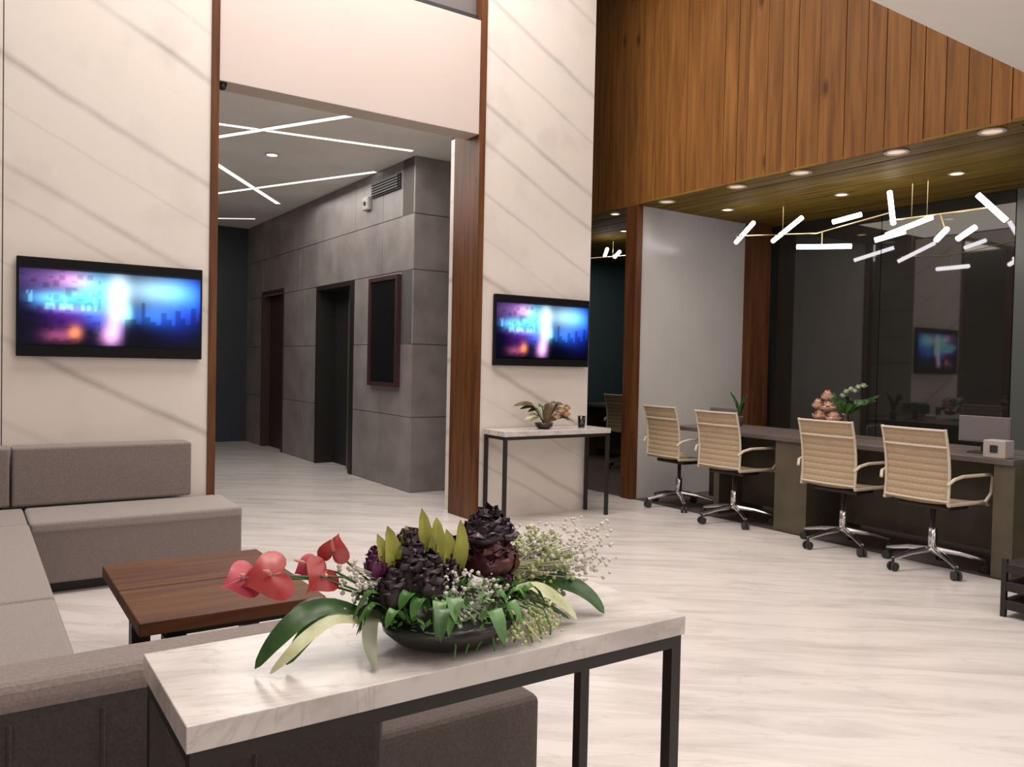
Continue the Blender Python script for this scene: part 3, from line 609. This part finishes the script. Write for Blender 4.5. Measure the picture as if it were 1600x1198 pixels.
for i, (x, y, rz, l) in enumerate(spots):
    c = ch if i == 0 else dup(ch, (x, y, 0), rz)
    c.location = (x, y, 0); c.rotation_euler = (0, 0, rz); tag(c, l, 'chair', GC)
c = dup(ch, (6.75, 7.33, 0), .1); tag(c, 'cream office chair far back in the narrow bay between column and post', 'chair')

# ---------------------------------------------------------------- desk
dk = empty('long_desk', (5.6, 3.7, 0)); tag(dk, 'long brown desk behind the row of cream office chairs', 'desk')
obj('desk_top', box((-.40, -1.42, .70), (.36, 1.42, .735), .003), m_dtop, dk)
obj('desk_end', box((-.38, -1.42, 0), (.34, -1.30, .70), .002), m_desk, dk)
obj('desk_end', box((-.25, .98, 0), (.34, 1.04, .70), .002), m_desk, dk)
obj('pedestal', box((-.38, .02, 0), (.34, .31, .70), .002), m_desk, dk)
obj('modesty_panel', box((.05, -1.30, .08), (.07, 1.36, .70)), m_desk, dk)
def monitor(x, y, z, w_, h_, label, m_=m_grey):
    e = empty('monitor', (x, y, z)); tag(e, label, 'monitor')
    obj('casing', box((-.012, -w_/2, .07), (.012, w_/2, .07+h_), .004), m_, e); obj('screen', box((-.0135, -w_/2+.01, .08), (-.0115, w_/2-.01, .06+h_)), mat('monitor_face', (.15, .13, .13), .35), e)
    obj('stand', box((.0, -.02, .01), (.02, .02, .09)), m_black, e); obj('stand_foot', box((-.06, -.08, 0), (.06, .08, .01), .003), m_black, e); return e
monitor(5.48, 2.585, .735, .32, .17, 'low wide grey monitor at the right end of the desk behind the rightmost chair')
monitor(5.50, 4.78, .735, .30, .10, 'small grey monitor on the desk between the two left chairs')
bxo = empty('desk_box', (5.27, 2.40, .735)); tag(bxo, 'small white box with a dark square centre at the right end of the desk', 'box')
obj('box_body', box((-.06, -.065, 0), (.06, .065, .11), .006), m_whitep, bxo); obj('box_opening', box((-.064, -.022, .035), (-.058, .022, .08)), m_dark, bxo)
fc = empty('flower_vase', (5.58, 3.66, .735)); tag(fc, 'vase of peach and white-green flowers with dark leaves on the desk above the third chair', 'flowers')
obj('vase', lathe([(.04, 0), (.05, .03), (.045, .12), (.03, .17), (.036, .19)], 18), mat('dark_vase', (.05, .025, .02), .3), fc, True)
rnd = random.Random(11)
for i in range(16):
    a = rnd.uniform(-1, 1); obj('leaf', leafm([(0, 0, .17), (rnd.uniform(-.05, .05), -a*.1-.02, .27), (rnd.uniform(-.08, .08), -a*.22-.03, .24+rnd.random()*.14)], .022, None, .2, 7, (-1, 0, .4)), g_dark, fc, True)
for (yy, zz, r) in ((.11, .24, .075), (.17, .17, .07), (.06, .16, .065), (.12, .32, .05), (.2, .25, .05)): rosette(fc, 'peach_flower_head', (-.05, yy, zz), r, .08, c_peach, 18)
for (yy, zz) in ((-.03, .36), (-.07, .38), (-.13, .40), (-.17, .41), (-.10, .37), (0, .33)): rosette(fc, 'white_flower_head', (-.03, yy, zz), .030, .035, two_tone('petal_white_green', (.25, .32, .2), (.5, .55, .42)), 12)
fd = empty('potted_plant', (5.80, 4.86, .735)); tag(fd, 'thin dark plant sprig on the desk in front of the frosted panel', 'plant')
obj('pot', lathe([(.03, 0), (.04, .08), (.042, .085), (.036, .085)], 16), m_grey, fd, True)
for i in range(9):
    a = rnd.uniform(-1, 1); obj('leaf', leafm([(0, 0, .07), (rnd.uniform(-.02, .02), a*.04, .2), (rnd.uniform(-.04, .04), a*.11, .22+rnd.random()*.10)], .012, None, .2, 7, (-1, 0, .3)), g_dark, fd, True)
# the desk of the narrow bay
d2 = empty('bay_desk', (7.3, 7.6, 0)); tag(d2, 'brown desk far back in the narrow bay behind the marble column', 'desk')
obj('desk_top', box((-.3, -1.1, .70), (.3, 1.1, .735)), m_dtop, d2); obj('desk_end', box((-.28, -1.1, 0), (.28, -1.04, .70)), m_desk, d2); obj('desk_end', box((-.28, 1.04, 0), (.28, 1.1, .70)), m_desk, d2); obj('modesty_panel', box((.0, -1.04, .1), (.02, 1.04, .70)), m_desk, d2)

# ---------------------------------------------------------------- chandeliers
def chandelier(rods, tubes, hang, label, X0):
    e = empty('chandelier', (X0, rods[0][0][0], 2.4)); tag(e, label, 'chandelier', 'branching chandeliers of white light tubes'); b0 = Vector((X0, rods[0][0][0], 2.4))
    for p, q in rods: obj('rod', tube([Vector((X0, *p))-b0, Vector((X0, *q))-b0], .006, 6), m_gold, e)
    for (y_, z_) in hang: obj('hanging_wire', tube([Vector((X0, y_, z_))-b0, Vector((X0, y_, ZC))-b0], .0025, 5), m_gold, e)
    for i, (p, q) in enumerate(tubes):
        dx = ((i*37) % 7-3)*.03
        t_ = obj('light_tube', tube([Vector((X0-dx, *p))-b0, Vector((X0+dx, *q))-b0], .02, 8), m_tube, e)
T1 = [((5.2, 2.46), (4.85, 2.58)), ((4.73, 2.41), (4.38, 2.57)), ((4.08, 2.49), (3.86, 2.53)), ((4.38, 2.31), (3.98, 2.29)), ((3.64, 2.68), (3.53, 2.40)), ((3.62, 2.33), (3.26, 2.42)), ((3.68, 2.29), (3.50, 2.35)), ((3.27, 2.26), (3.1, 2.30)), ((3.08, 2.24), (2.93, 2.30)), ((2.92, 2.53), (2.75, 2.33))]
chandelier([((5.12, 2.50), (4.25, 2.42)), ((4.25, 2.42), (3.60, 2.50)), ((3.60, 2.44), (2.85, 2.43)), ((4.2, 2.42), (4.2, 2.30)), ((3.2, 2.43), (3.15, 2.28))], T1, ((4.6, 2.45), (3.42, 2.45), (3.30, 2.43)), 'large branching chandelier of bright white tubes on thin brass rods above the desk', 6.0)
chandelier([((7.5, 2.54), (6.65, 2.5))], [((7.35, 2.56), (7.1, 2.60)), ((7.1, 2.52), (6.95, 2.56)), ((6.74, 2.64), (6.74, 2.50))], ((7.1, 2.5),), 'smaller bright chandelier in the narrow bay beside the marble column', 6.2)

# ---------------------------------------------------------------- slatted stand cut by the right edge
rk = empty('slatted_stand', (4.63, 1.85, 0)); tag(rk, 'black slatted stand cut off by the right edge of the picture', 'stand')
for k in range(3): obj('slat', box((-.20, -.13, .04+k*.095), (.20, .13, .09+k*.095), .004), m_black, rk)
for sx_ in (-1, 1):
    for sy_ in (-1, 1): obj('post', box((sx_*.19-.012, sy_*.12-.012, 0), (sx_*.19+.012, sy_*.12+.012, .30)), m_black, rk)
